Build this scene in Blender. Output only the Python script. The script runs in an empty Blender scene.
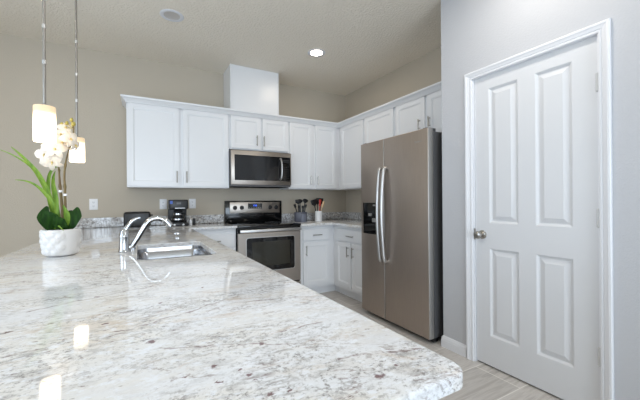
import bpy, bmesh, math, random
from mathutils import Vector, Matrix, noise
random.seed(7)
R = math.radians
SC = bpy.context.scene
COL = SC.collection
H = 2.7855            # ceiling height

# ------------------------------------------------------------------ camera
cd = bpy.data.cameras.new('camera')
cam = bpy.data.objects.new('camera', cd)
COL.objects.link(cam)
cam.matrix_world = (Matrix.Translation((-2.7625, -4.1241, 1.1727)) @ Matrix.Rotation(R(-29.202), 4, 'Z')
                    @ Matrix.Rotation(R(90), 4, 'X') @ Matrix.Rotation(R(-0.4709), 4, 'Z'))
cd.sensor_width = 36.0
cd.sensor_fit = 'HORIZONTAL'
cd.lens = 321.54 * 36 / 640
cd.shift_y = 1.06 / 640
cd.clip_start = 0.02
SC.camera = cam

# ------------------------------------------------------------------ world, lights, exposure
w = bpy.data.worlds.new('daylight')
SC.world = w
w.use_nodes = True
w.node_tree.nodes['Background'].inputs[0].default_value = (0.62, 0.78, 1.0, 1)
w.node_tree.nodes['Background'].inputs[1].default_value = 1.2

SC.view_settings.view_transform = 'Standard'
SC.view_settings.look = 'None'
SC.view_settings.gamma = 1
SC.view_settings.use_curve_mapping = False
SC.view_settings.exposure = 0.0


def area(name, loc, rot, sx, sy, power, col, shape='RECTANGLE', spread=180):
    l = bpy.data.lights.new(name, 'AREA')
    l.shape = shape
    l.size = sx
    l.size_y = sy
    l.energy = power
    l.color = col
    l.spread = R(spread)
    o = bpy.data.objects.new(name, l)
    o.location = loc
    o.rotation_euler = rot
    COL.objects.link(o)
    return o


area('rear_window_daylight', (-2.7, -9.33, 1.3), (R(90), 0, 0), 3.0, 2.1, 165, (0.74, 0.87, 1.0))
area('added_left_fill', (-4.93, -3.15, 1.5), (R(90), 0, R(-90)), 2.6, 1.6, 43, (0.74, 0.87, 1.0))  # added fill from the unseen left side, brightens door wall and cabinets


# ------------------------------------------------------------------ helpers
ORG = {}


def add_box(bm, x0, x1, y0, y1, z0, z1, bev=0.0, seg=2):
    x0, x1 = min(x0, x1), max(x0, x1)
    y0, y1 = min(y0, y1), max(y0, y1)
    z0, z1 = min(z0, z1), max(z0, z1)
    t = bmesh.new()
    bmesh.ops.create_cube(t, size=1)
    for v in t.verts:
        v.co = Vector(((x0 + x1) / 2 + v.co.x * (x1 - x0), (y0 + y1) / 2 + v.co.y * (y1 - y0), (z0 + z1) / 2 + v.co.z * (z1 - z0)))
    if bev > 0:
        bmesh.ops.bevel(t, geom=list(t.edges), offset=bev, segments=seg, profile=0.5, affect='EDGES')
    merge(bm, t)


def merge(bm, t):
    me = bpy.data.meshes.new('tmp')
    t.to_mesh(me)
    t.free()
    bm.from_mesh(me)
    bpy.data.meshes.remove(me)


def basis(axis):
    a = Vector(axis).normalized()
    u = a.cross(Vector((0, 0, 1)))
    if u.length < 1e-3:
        u = Vector((1, 0, 0))
    u.normalize()
    return u, a.cross(u).normalized(), a


def lathe(bm, prof, c, axis=(0, 0, 1), seg=24, sx=1.0, sy=1.0):
    """revolve [(radius, height)] about an axis through c"""
    u, v, a = basis(axis)
    if tuple(axis) == (0, 0, 1):
        u, v = Vector((1, 0, 0)), Vector((0, 1, 0))
    c = Vector(c)
    rings = []
    for r, h in prof:
        if r < 1e-6:
            rings.append([bm.verts.new(c + a * h)])
        else:
            rings.append([bm.verts.new(c + a * h + u * (r * sx * math.cos(2 * math.pi * k / seg)) + v * (r * sy * math.sin(2 * math.pi * k / seg))) for k in range(seg)])
    for p, q in zip(rings, rings[1:]):
        for k in range(seg):
            k2 = (k + 1) % seg
            if len(p) == 1 and len(q) == 1:
                continue
            if len(p) == 1:
                bm.faces.new((p[0], q[k], q[k2]))
            elif len(q) == 1:
                bm.faces.new((p[k], p[k2], q[0]))
            else:
                bm.faces.new((p[k], p[k2], q[k2], q[k]))


def tube(bm, pts, rad, seg=10, flat=1.0, caps=True):
    pts = [Vector(p) for p in pts]
    if not isinstance(rad, (list, tuple)):
        rad = [rad] * len(pts)
    rings = []
    n = None
    for i, p in enumerate(pts):
        d = (pts[min(i + 1, len(pts) - 1)] - pts[max(i - 1, 0)]).normalized()
        if n is None:
            n = d.cross(Vector((0.3, 1, 0.1)))
            if n.length < 0.05:
                n = d.cross(Vector((1, 0, 0)))
            n.normalize()
        n = (n - d * n.dot(d)).normalized()
        b = d.cross(n)
        rings.append([bm.verts.new(p + n * (rad[i] * math.cos(2 * math.pi * k / seg)) + b * (rad[i] * flat * math.sin(2 * math.pi * k / seg))) for k in range(seg)])
    for p, q in zip(rings, rings[1:]):
        for k in range(seg):
            k2 = (k + 1) % seg
            bm.faces.new((p[k], p[k2], q[k2], q[k]))
    if caps:
        bm.faces.new(rings[0][::-1])
        bm.faces.new(rings[-1])


def smoothpath(pts, n=6):
    """Catmull-Rom through the points; last coordinate groups may carry a radius"""
    pts = [Vector(p) for p in pts]
    out = []
    for i in range(len(pts) - 1):
        p0 = pts[max(i - 1, 0)]
        p1 = pts[i]
        p2 = pts[i + 1]
        p3 = pts[min(i + 2, len(pts) - 1)]
        for k in range(n):
            t = k / n
            out.append(0.5 * ((2 * p1) + (p2 - p0) * t + (2 * p0 - 5 * p1 + 4 * p2 - p3) * t * t + (3 * p1 - p0 - 3 * p2 + p3) * t ** 3))
    out.append(pts[-1])
    return out


def obj(name, bm, mat, parent=None, origin=None, flip=True, sharp=35):
    if flip:
        bmesh.ops.recalc_face_normals(bm, faces=bm.faces)
    if origin is None:
        origin = ORG[parent.name] if parent else Vector((0, 0, 0))
    origin = Vector(origin)
    for v in bm.verts:
        v.co -= origin
    me = bpy.data.meshes.new(name)
    bm.to_mesh(me)
    bm.free()
    me.shade_smooth()
    me.set_sharp_from_angle(angle=R(sharp))
    for m in (mat if isinstance(mat, (list, tuple)) else [mat]):
        me.materials.append(m)
    o = bpy.data.objects.new(name, me)
    COL.objects.link(o)
    ORG[o.name] = origin
    if parent:
        o.parent = parent
        o.location = origin - ORG[parent.name]
    else:
        o.location = origin
    return o


def thing(name, label, cat, loc, group=None):
    o = bpy.data.objects.new(name, None)
    o.empty_display_size = 0.1
    COL.objects.link(o)
    o.location = loc
    ORG[o.name] = Vector(loc)
    o['label'] = label
    o['category'] = cat
    if group:
        o['group'] = group
    return o


def tag(o, label, cat, group=None, kind=None):
    o['label'] = label
    o['category'] = cat
    if group:
        o['group'] = group
    if kind:
        o['kind'] = kind
    return o


def struct(name, bm, mat, parent=None, label=None, cat=None, **k):
    o = obj(name, bm, mat, parent, **k)
    if not parent:
        o['kind'] = 'structure'
        if label:
            o['label'] = label
            o['category'] = cat
    return o


# ------------------------------------------------------------------ materials
def srgb(r, g, b):
    f = lambda c: (c / 255) / 12.92 if c / 255 <= 0.04045 else ((c / 255 + 0.055) / 1.055) ** 2.4
    return (f(r), f(g), f(b), 1)


def new_mat(name, col, rough=0.5, metal=0.0, **kw):
    m = bpy.data.materials.new(name)
    m.use_nodes = True
    b = m.node_tree.nodes['Principled BSDF']
    b.inputs['Base Color'].default_value = col
    b.inputs['Roughness'].default_value = rough
    b.inputs['Metallic'].default_value = metal
    for k, v in kw.items():
        b.inputs[k.replace('_', ' ')].default_value = v
    return m


def N(m, t, **kw):
    n = m.node_tree.nodes.new(t)
    for k, v in kw.items():
        setattr(n, k, v)
    return n


def lk(m, a, b):
    m.node_tree.links.new(a, b)


def bsdf(m):
    return m.node_tree.nodes['Principled BSDF']


def pos(m, scale=(1, 1, 1), loc=(0, 0, 0), rot=(0, 0, 0)):
    g = N(m, 'ShaderNodeNewGeometry')
    p = N(m, 'ShaderNodeMapping')
    p.inputs['Scale'].default_value = scale
    p.inputs['Location'].default_value = loc
    p.inputs['Rotation'].default_value = rot
    lk(m, g.outputs['Position'], p.inputs['Vector'])
    return p.outputs['Vector']


def noise_tex(m, vec, scale, detail=4, rough=0.5, dist=0.0):
    n = N(m, 'ShaderNodeTexNoise')
    n.inputs['Scale'].default_value = scale
    n.inputs['Detail'].default_value = detail
    n.inputs['Roughness'].default_value = rough
    n.inputs['Distortion'].default_value = dist
    lk(m, vec, n.inputs['Vector'])
    return n


def ramp(m, fac, stops):
    r = N(m, 'ShaderNodeValToRGB')
    e = r.color_ramp.elements
    while len(e) < len(stops):
        e.new(0.5)
    for q, (p, c) in zip(e, stops):
        q.position = p
        q.color = c if len(c) == 4 else (*c, 1)
    lk(m, fac, r.inputs['Fac'])
    return r.outputs['Color']


def mix(m, fac, a, b, mode='MIX'):
    n = N(m, 'ShaderNodeMix', data_type='RGBA', blend_type=mode)
    for s, v in ((n.inputs['Factor'], fac), (n.inputs['A'], a), (n.inputs['B'], b)):
        pass
    ins = [n.inputs[0], n.inputs[6], n.inputs[7]]
    for s, v in zip(ins, (fac, a, b)):
        if hasattr(v, 'is_output') or hasattr(v, 'links'):
            lk(m, v, s)
        else:
            s.default_value = v
    return n.outputs[2]


def bump(m, height, strength, dist=0.01):
    b = N(m, 'ShaderNodeBump')
    b.inputs['Strength'].default_value = strength
    b.inputs['Distance'].default_value = dist
    lk(m, height, b.inputs['Height'])
    lk(m, b.outputs['Normal'], bsdf(m).inputs['Normal'])


def math_n(m, op, a, b=None, c=None):
    n = N(m, 'ShaderNodeMath', operation=op)
    for s, v in zip(n.inputs, (a, b, c)):
        if v is None:
            continue
        if hasattr(v, 'links'):
            lk(m, v, s)
        else:
            s.default_value = v
    return n.outputs[0]


BLACK1 = (0, 0, 0, 1)
WHITE1 = (1, 1, 1, 1)

# painted walls, orange-peel texture
def paint(name, col, rough, bs, bstr, dist=0.004):
    m = new_mat(name, col, rough)
    v = pos(m)
    n = noise_tex(m, v, bs, 3, 0.55)
    r = ramp(m, n.outputs['Fac'], [(0.42, BLACK1), (0.62, WHITE1)])
    n2 = noise_tex(m, v, 1.1, 2)
    c = mix(m, n2.outputs['Fac'], tuple(x * 0.97 for x in col[:3]) + (1,), col)
    lk(m, c, bsdf(m).inputs['Base Color'])
    bump(m, r, bstr, dist)
    return m


PWALL = paint('wall_paint_daylight_tint', srgb(194, 195, 199), 0.7, 90, 0.2, 0.003)  # cooler than WALL: bluish daylight cast put into the colour
WALL = paint('greige_wall_paint', srgb(194, 184, 168), 0.75, 90, 0.18, 0.003)
CEIL = paint('textured_ceiling_paint', srgb(242, 234, 220), 0.9, 55, 0.55, 0.006)
WHITE = new_mat('white_cabinet_paint', srgb(231, 232, 234), 0.32)
TRIM = new_mat('white_trim_paint', srgb(226, 227, 231), 0.35)
DOORM = new_mat('white_door_paint', srgb(218, 219, 222), 0.38)
DARK = new_mat('dark_gap', srgb(30, 28, 27), 0.8)


def steel(name, col, rough=0.3, stretch=(1, 1, 60), amt=0.12, ani=0.6):
    m = new_mat(name, col, rough, 1.0)
    v = pos(m, stretch)
    n = noise_tex(m, v, 9, 3, 0.6)
    r = ramp(m, n.outputs['Fac'], [(0.3, tuple(x * (1 - amt) for x in col[:3]) + (1,)), (0.7, tuple(min(1, x * (1 + amt)) for x in col[:3]) + (1,))])
    lk(m, r, bsdf(m).inputs['Base Color'])
    mr = N(m, 'ShaderNodeMapRange')
    mr.inputs['To Min'].default_value = rough * 0.85
    mr.inputs['To Max'].default_value = rough * 1.2
    lk(m, n.outputs['Fac'], mr.inputs['Value'])
    lk(m, mr.outputs[0], bsdf(m).inputs['Roughness'])
    return m


STEEL = steel('warm_brushed_steel', srgb(176, 168, 160), 0.30, (60, 60, 1), 0.10)
STEEL_H = steel('brushed_steel_horizontal', srgb(170, 162, 154), 0.36, (1, 1, 60), 0.035)
FRIDGE = steel('dark_brushed_steel', srgb(178, 167, 158), 0.42, (60, 60, 0.8), 0.07)
NICKEL = new_mat('satin_nickel', srgb(172, 168, 162), 0.28, 1.0)
BAR = new_mat('polished_steel_bar', srgb(196, 195, 194), 0.36, 1.0)
CHROME = new_mat('chrome', srgb(196, 198, 201), 0.13, 1.0)
SINKM = steel('sink_steel', srgb(160, 160, 162), 0.2, (20, 20, 20), 0.05)
BLK = new_mat('gloss_black_enamel', srgb(14, 14, 15), 0.12)
BLKG = new_mat('black_glass', srgb(10, 10, 12), 0.05)
BLKP = new_mat('black_plastic', srgb(22, 22, 24), 0.35)
GREYP = new_mat('grey_appliance_side', srgb(92, 92, 94), 0.45, 0.3)
LGREY = new_mat('light_grey_edge', srgb(168, 166, 163), 0.4, 0.6)
OUTLET = new_mat('white_outlet_plastic', srgb(240, 240, 242), 0.35)
SLOT = new_mat('dark_socket_slot', srgb(70, 70, 72), 0.5)

# granite ------------------------------------------------------------
GR = new_mat('river_white_granite', srgb(220, 222, 222), 0.09)
bsdf(GR).inputs['Specular IOR Level'].default_value = .32
GRB = new_mat('speckled_granite', srgb(220, 222, 222), 0.12)


def build_granite(m, dense=False):
    v = pos(m)
    wob = noise_tex(m, v, 5, 3)
    # streaked coordinates: the stone flows roughly along x with a slight turn
    vs = pos(m, (0.55, 1.25, 1.0), (0, 0, 0), (0, 0, R(22)))
    big = noise_tex(m, vs, 3.2, 5, 0.62, 0.8)
    base = ramp(m, big.outputs['Fac'], [(0.30, srgb(222, 212, 200)), (0.45, srgb(228, 226, 223)), (0.60, srgb(229, 231, 235)), (0.75, srgb(220, 216, 212))])
    dens = noise_tex(m, vs, 5.5, 3, .6, .5)
    dn = ramp(m, dens.outputs['Fac'], [(0.42, (.12, .12, .12, 1)), (0.60, (.9, .9, .9, 1))]) if not dense else 1.0
    if dense:
        cm = noise_tex(m, v, 38, 4, .7)
        base = mix(m, ramp(m, cm.outputs['Fac'], [(0.45, BLACK1), (0.62, (.9, .9, .9, 1))]), base, srgb(112, 106, 102))
    mid = noise_tex(m, vs, 42, 6, 0.75, 0.5)
    f = math_n(m, 'MULTIPLY', ramp(m, mid.outputs['Fac'], [(0.49, BLACK1), (0.62, (0.9, 0.9, 0.9, 1))]), dn)
    c = mix(m, f, base, srgb(158, 156, 156))
    fine = noise_tex(m, v, 120, 4, 0.75)
    f = math_n(m, 'MULTIPLY', ramp(m, fine.outputs['Fac'], [(0.52, BLACK1), (0.63, (0.9, 0.9, 0.9, 1))]), dn)
    c = mix(m, f, c, srgb(128, 124, 122))
    wht = noise_tex(m, pos(m, (.7, 1.2, 1), (3, 5, 1)), 62, 5, 0.75)
    c = mix(m, ramp(m, wht.outputs['Fac'], [(0.52, BLACK1), (0.62, (.5, .5, .5, 1) if dense else (0.85, 0.85, 0.85, 1))]), c, srgb(236, 239, 245))
    # short grey-brown veins where a warped noise crosses its middle value
    vn = noise_tex(m, vs, 4.2, 6, 0.66, 1.0)
    d = math_n(m, 'ABSOLUTE', math_n(m, 'SUBTRACT', vn.outputs['Fac'], 0.5))
    vein = ramp(m, d, [(0.0, (0.7, 0.7, 0.7, 1)), (0.010, BLACK1)])
    brk = noise_tex(m, v, 14, 3, 0.6)
    vein = math_n(m, 'MULTIPLY', vein, ramp(m, brk.outputs['Fac'], [(0.50, BLACK1), (0.58, WHITE1)]))
    c = mix(m, vein, c, srgb(138, 122, 118))
    # tan mineral smudges
    tn = noise_tex(m, vs, 14, 5, 0.7, 0.6)
    c = mix(m, ramp(m, tn.outputs['Fac'], [(0.58, BLACK1), (0.74, (0.6, 0.6, 0.6, 1))]), c, srgb(184, 158, 132))
    # small dark flecks
    sp = noise_tex(m, vs, 58, 3, 0.6, 0.3)
    fl = math_n(m, 'MULTIPLY', ramp(m, sp.outputs['Fac'], [(0.645, BLACK1), (0.69, WHITE1)]), ramp(m, big.outputs['Fac'], [(0.40, WHITE1), (0.60, (.2, .2, .2, 1))]))
    c = mix(m, fl, c, srgb(104, 80, 76))
    # garnet clusters of this particular slab
    gx = N(m, 'ShaderNodeVectorMath', operation='SCALE')
    gn = noise_tex(m, v, 70, 3, 0.6)
    sub = N(m, 'ShaderNodeVectorMath', operation='SUBTRACT')
    lk(m, gn.outputs['Color'], sub.inputs[0])
    sub.inputs[1].default_value = (0.5, 0.5, 0.5)
    lk(m, sub.outputs[0], gx.inputs[0])
    gx.inputs['Scale'].default_value = 0.022
    ad = N(m, 'ShaderNodeVectorMath', operation='ADD')
    lk(m, v, ad.inputs[0])
    lk(m, gx.outputs[0], ad.inputs[1])
    wv = ad.outputs[0]
    acc = None
    for x, y, r in ((-2.456, -3.752, .0075), (-2.413, -3.740, .003), (-2.613, -3.715, .005), (-2.621, -3.652, .005),
                    (-2.630, -3.629, .004), (-2.663, -3.599, .0055), (-2.619, -3.673, .0035), (-2.665, -3.649, .003), (-2.586, -3.720, .004),
                    (-2.571, -3.562, .0055), (-2.747, -3.450, .0075), (-2.324, -3.788, .003), (-2.707, -3.612, .003), (-2.76, -3.40, .004),
                    (-2.83, -3.30, .005), (-2.72, -3.20, .005), (-2.60, -3.10, .005), (-2.87, -3.05, .006)):
        ds = N(m, 'ShaderNodeVectorMath', operation='DISTANCE')
        lk(m, wv, ds.inputs[0])
        ds.inputs[1].default_value = (x, y, 0.914)
        q = math_n(m, 'DIVIDE', ds.outputs['Value'], r * 1.25)
        acc = q if acc is None else math_n(m, 'MINIMUM', acc, q)
    c = mix(m, ramp(m, acc, [(0.55, (0.9, 0.9, 0.9, 1)), (1.0, BLACK1)]), c, srgb(112, 82, 84))
    # long thin fissures
    ln = noise_tex(m, v, 9, 4, 0.6)
    lsub = N(m, 'ShaderNodeVectorMath', operation='SUBTRACT')
    lk(m, ln.outputs['Color'], lsub.inputs[0])
    lsub.inputs[1].default_value = (0.5, 0.5, 0.5)
    lsc = N(m, 'ShaderNodeVectorMath', operation='SCALE')
    lk(m, lsub.outputs[0], lsc.inputs[0])
    lsc.inputs['Scale'].default_value = 0.07
    lad = N(m, 'ShaderNodeVectorMath', operation='ADD')
    lk(m, v, lad.inputs[0])
    lk(m, lsc.outputs[0], lad.inputs[1])
    wv = N(m, 'ShaderNodeVectorMath', operation='MULTIPLY')
    lk(m, lad.outputs[0], wv.inputs[0])
    wv.inputs[1].default_value = (1, 1, 0)
    wv = wv.outputs[0]
    acc = None
    for (x0, y0), (x1, y1) in (((-2.733, -3.477), (-2.568, -3.569)), ((-2.523, -3.528), (-2.429, -3.523)), ((-2.562, -3.285), (-2.337, -3.358)),
                               ((-2.727, -3.334), (-2.576, -3.257)), ((-2.83, -3.396), (-2.727, -3.341)), ((-2.477, -3.677), (-2.33, -3.715)),
                               ((-3.0, -3.12), (-2.7, -2.98)), ((-2.568, -3.569), (-2.50, -3.60))):
        p0, p1 = Vector((x0, y0, 0)), Vector((x1, y1, 0))
        dr = p1 - p0
        L = dr.length
        dr.normalize()
        s1 = N(m, 'ShaderNodeVectorMath', operation='SUBTRACT')
        lk(m, wv, s1.inputs[0])
        s1.inputs[1].default_value = p0
        dt = N(m, 'ShaderNodeVectorMath', operation='DOT_PRODUCT')
        lk(m, s1.outputs[0], dt.inputs[0])
        dt.inputs[1].default_value = dr
        t = math_n(m, 'MINIMUM', math_n(m, 'MAXIMUM', dt.outputs['Value'], 0.0), L)
        sc = N(m, 'ShaderNodeVectorMath', operation='SCALE')
        sc.inputs[0].default_value = dr
        lk(m, t, sc.inputs['Scale'])
        s2 = N(m, 'ShaderNodeVectorMath', operation='DISTANCE')
        lk(m, s1.outputs[0], s2.inputs[0])
        lk(m, sc.outputs[0], s2.inputs[1])
        acc = s2.outputs['Value'] if acc is None else math_n(m, 'MINIMUM', acc, s2.outputs['Value'])
    line = ramp(m, acc, [(0.0008, (0.85, 0.85, 0.85, 1)), (0.0035, BLACK1)])
    brk2 = noise_tex(m, v, 30, 3, 0.6)
    line = math_n(m, 'MULTIPLY', line, ramp(m, brk2.outputs['Fac'], [(0.38, BLACK1), (0.55, WHITE1)]))
    c = mix(m, line, c, srgb(128, 106, 104))
    lk(m, c, bsdf(m).inputs['Base Color'])
    rr = N(m, 'ShaderNodeMapRange')
    rr.inputs['To Min'].default_value = 0.03
    rr.inputs['To Max'].default_value = 0.06
    lk(m, fine.outputs['Fac'], rr.inputs['Value'])
    lk(m, rr.outputs[0], bsdf(m).inputs['Roughness'])


build_granite(GR)
build_granite(GRB, True)

# wood-look floor tile -----------------------------------------------
FL = new_mat('wood_look_tile', srgb(160, 150, 140), 0.35)


def build_floor(m):
    v = pos(m, (1, 1, 1), (0.71 + 6.1, 2.678 + 6.1, 0))
    br = N(m, 'ShaderNodeTexBrick')
    br.offset = 0.5
    br.inputs['Scale'].default_value = 1
    br.inputs['Brick Width'].default_value = 1.22
    br.inputs['Row Height'].default_value = 0.305
    br.inputs['Mortar Size'].default_value = 0.004
    br.inputs['Mortar Smooth'].default_value = 0.3
    br.inputs['Color1'].default_value = srgb(224, 220, 216)
    br.inputs['Color2'].default_value = srgb(206, 202, 198)
    br.inputs['Mortar'].default_value = srgb(205, 200, 192)
    lk(m, v, br.inputs['Vector'])
    vg = pos(m, (1.2, 16, 1))
    g = noise_tex(m, vg, 2.2, 6, 0.65, 0.5)
    gr = ramp(m, g.outputs['Fac'], [(0.32, srgb(138, 128, 120)), (0.50, srgb(226, 223, 220)), (0.68, srgb(170, 162, 155))])
    c = mix(m, 0.55, br.outputs['Color'], gr, 'MULTIPLY')
    inv = math_n(m, 'SUBTRACT', 1.0, br.outputs['Fac'])
    c = mix(m, br.outputs['Fac'], c, srgb(226, 222, 216))
    lk(m, c, bsdf(m).inputs['Base Color'])
    bump(m, inv, 0.3, 0.002)


build_floor(FL)

# ------------------------------------------------------------------ room shell
XL, YR = -5.0, -9.4       # far left wall, rear wall
WX = -0.6475              # face of the wall with the door
WY = -2.352              # end face of that wall
bm = bmesh.new()
add_box(bm, XL - .12, 0.12, YR - .12, 0.12, -0.1, 0)
struct('floor', bm, FL)
bm = bmesh.new()
add_box(bm, XL - .12, 0.12, YR - .12, 0.12, H, H + 0.1)
struct('ceiling', bm, CEIL)
bm = bmesh.new()
add_box(bm, XL - .12, 0.12, 0, 0.12, 0, H)
struct('wall_back', bm, WALL)
bm = bmesh.new()
add_box(bm, 0, 0.12, WY, 0, 0, H)
struct('wall_right', bm, WALL)
# pantry wall with the door opening
DY0, DY1, DZ = -2.622, -3.366, 2.050
bm = bmesh.new()
add_box(bm, WX, WX + .115, DY0, WY, 0, H)
add_box(bm, WX, WX + .115, YR, DY1, 0, H)
add_box(bm, WX, WX + .115, DY1, DY0, DZ, H)
add_box(bm, WX + .115, 0, WY - .115, WY, 0, H)
add_box(bm, 0.0, 0.12, YR, WY, 0, H)
struct('wall_pantry', bm, PWALL)
# left wall with an added window hole, for the fill light
bm = bmesh.new()
add_box(bm, XL - .12, XL, YR, -4.55, 0, H)
add_box(bm, XL - .12, XL, -1.85, 0, 0, H)
add_box(bm, XL - .12, XL, -4.55, -1.85, 0, 0.55)
add_box(bm, XL - .12, XL, -4.55, -1.85, 2.4, H)
struct('wall_left', bm, WALL)
bm = bmesh.new()
add_box(bm, XL, -4.3, YR - .12, YR, 0, H)
add_box(bm, -1.1, 0.0, YR - .12, YR, 0, H)
add_box(bm, -4.3, -1.1, YR - .12, YR, 2.3, H)
struct('wall_rear', bm, WALL)
bm = bmesh.new()
for x in (-4.3, -2.73, -1.16):
    add_box(bm, x, x + .06, YR - .1, YR - .03, 0.03, 2.3)
add_box(bm, -4.3, -1.1, YR - .1, YR - .03, 2.24, 2.3)
add_box(bm, -4.3, -1.1, YR - .1, YR - .03, 0.0, 0.06)
struct('window_1', bm, TRIM)
bm = bmesh.new()
for y in (-4.55, -3.23, -1.91):
    add_box(bm, XL - .1, XL - .03, y, y + .06, 0.55, 2.4)
for z in (0.55, 2.34):
    add_box(bm, XL - .1, XL - .03, -4.55, -1.85, z, z + .06)
struct('added_window_2', bm, TRIM)  # unseen frame, added around the left fill light


# panelled leaf: a slab with rectangular fields made of nested rings
def panel_leaf(bm, mp, W, Ht, T, us, vs, cells, rings):
    """mp(u,v,d) -> world; us, vs cut lines; cells: set of (i,j) that hold a field"""
    def quad(a, b, c, d):
        bm.faces.new([bm.verts.new(mp(*p)) for p in (a, b, c, d)])
    for i in range(len(us) - 1):
        for j in range(len(vs) - 1):
            u0, u1, v0, v1 = us[i], us[i + 1], vs[j], vs[j + 1]
            if (i, j) in cells:
                prev = None
                for ins, dp in rings:
                    cur = [(u0 + ins, v0 + ins, dp), (u1 - ins, v0 + ins, dp), (u1 - ins, v1 - ins, dp), (u0 + ins, v1 - ins, dp)]
                    if prev:
                        for k in range(4):
                            quad(prev[k], prev[(k + 1) % 4], cur[(k + 1) % 4], cur[k])
                    prev = cur
                quad(*prev)
            else:
                quad((u0, v0, 0), (u1, v0, 0), (u1, v1, 0), (u0, v1, 0))
    for (a, b) in (((0, 0), (W, 0)), ((W, 0), (W, Ht)), ((W, Ht), (0, Ht)), ((0, Ht), (0, 0))):
        quad((*a, 0), (*b, 0), (*b, -T), (*a, -T))
    quad((0, 0, -T), (W, 0, -T), (W, Ht, -T), (0, Ht, -T))
    bmesh.ops.remove_doubles(bm, verts=bm.verts, dist=1e-5)


def shaker(bm, mp, W, Ht, T=0.019, fr=0.047):
    panel_leaf(bm, mp, W, Ht, T, [0, fr, W - fr, W], [0, fr, Ht - fr, Ht], {(1, 1)}, [(0, 0), (0.0015, -0.003), (0.009, -0.0045), (0.011, -0.009)])


def slabfront(bm, mp, W, Ht, T=0.019):
    e = 0.004
    panel_leaf(bm, mp, W, Ht, T, [0, W], [0, Ht], {(0, 0)}, [(0, -e), (e, 0)])
    # front drops onto the rim
    for v in bm.verts:
        pass


def back_map(x0, yf, z0):        # faces -Y
    return lambda u, v, d: Vector((x0 + u, yf - d, z0 + v))


def right_map(xf, y0, z0):       # faces -X, u runs towards the camera
    return lambda u, v, d: Vector((xf - d, y0 - u, z0 + v))


def bar_pull(mp, cu, cv, L, vertical, parent, out=0.028):
    bm = bmesh.new()
    h = L / 2
    if vertical:
        p = [(cu, cv - h, out), (cu, cv + h, out)]
        q = [(cu, cv - h * .72, 0), (cu, cv + h * .72, 0)]
    else:
        p = [(cu - h, cv, out), (cu + h, cv, out)]
        q = [(cu - h * .72, cv, 0), (cu + h * .72, cv, 0)]
    tube(bm, [mp(*a) for a in p], 0.0062, 10)
    for a in q:
        tube(bm, [mp(*a), mp(a[0], a[1], out)], 0.0048, 8)
    return obj('handle', bm, NICKEL, parent)


HINGE = new_mat('pale_satin_hinge', srgb(205, 205, 205), .4, .3)
# ---- door, casing, baseboard
droot = thing('door_1', 'white four-panel interior door with a nickel knob', 'door', (WX, (DY0 + DY1) / 2, 0))
droot['kind'] = 'structure'
dy0, dy1 = -2.6343, -3.3530
W = dy0 - dy1
bm = bmesh.new()
mp = right_map(WX + .014, dy0, 0.012)
us = [0, 0.105, 0.304, 0.407, 0.603, W]
vs = [0, 0.205, 0.822, 0.998, 1.938, 2.03]
panel_leaf(bm, mp, W, 2.03, 0.035, us, vs, {(1, 1), (3, 1), (1, 3), (3, 3)},
           [(0, 0), (0.004, -0.002), (0.014, -0.011), (0.020, -0.012), (0.046, -0.003), (0.048, -0.002)])
leaf = obj('door_leaf', bm, DOORM, droot, sharp=8)
bm = bmesh.new()
kx, ky, kz = WX + .014, -2.686, 0.925
lathe(bm, [(0, 0), (.031, 0), (.031, .004), (.026, .009), (.012, .012), (.010, .030), (.016, .036), (.0265, .046), (.028, .056), (.024, .066), (.012, .071), (0, .072)], (kx, ky, kz), (-1, 0, 0), 24)
obj('knob', bm, NICKEL, leaf)
bm = bmesh.new()
add_box(bm, WX - .0005, WX + .012, -2.628, -2.6335, 0.885, 0.965)
obj('strike_plate', bm, NICKEL, droot)
for z in (1.79, 1.07, 0.335):
    bm = bmesh.new()
    lathe(bm, [(0, -.052), (.004, -.050), (.0075, -.046), (.0075, .046), (.004, .050), (0, .052)], (WX + .001, -3.3570, z), (0, 0, 1), 12)
    add_box(bm, WX + .004, WX + .0135, -3.3575, -3.350, z - .045, z + .045)
    obj('hinge', bm, HINGE, droot)
bm = bmesh.new()      # jamb
add_box(bm, WX, WX + .115, DY0, DY0 - .010, 0, DZ)
add_box(bm, WX, WX + .115, DY1, DY1 + .009, 0, DZ)
add_box(bm, WX, WX + .115, DY0, DY1, DZ - .008, DZ)
obj('jamb', bm, TRIM, droot)
# casing profile (offset outward from the opening, projection)
prof = [(0, 0), (0, .008), (.004, .011), (.012, .012), (.016, .008), (.020, .012), (.034, .016), (.039, .019), (.049, .019), (.053, .015), (.053, 0)]
bm = bmesh.new()
g = -.004
y0, y1, zt = DY0 + g + .002, DY1 - g - .002, DZ - .006
cols = []
for o_, d_ in prof:
    x = WX - d_
    cols.append([bm.verts.new(p) for p in ((x, y0 + o_, 0), (x, y0 + o_, zt + o_), (x, y1 - o_, zt + o_), (x, y1 - o_, 0))])
for a, b in zip(cols, cols[1:]):
    for k in range(3):
        bm.faces.new((a[k], a[k + 1], b[k + 1], b[k]))
obj('casing', bm, TRIM, droot, sharp=15)
# pantry inside the door is left dark


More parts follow.
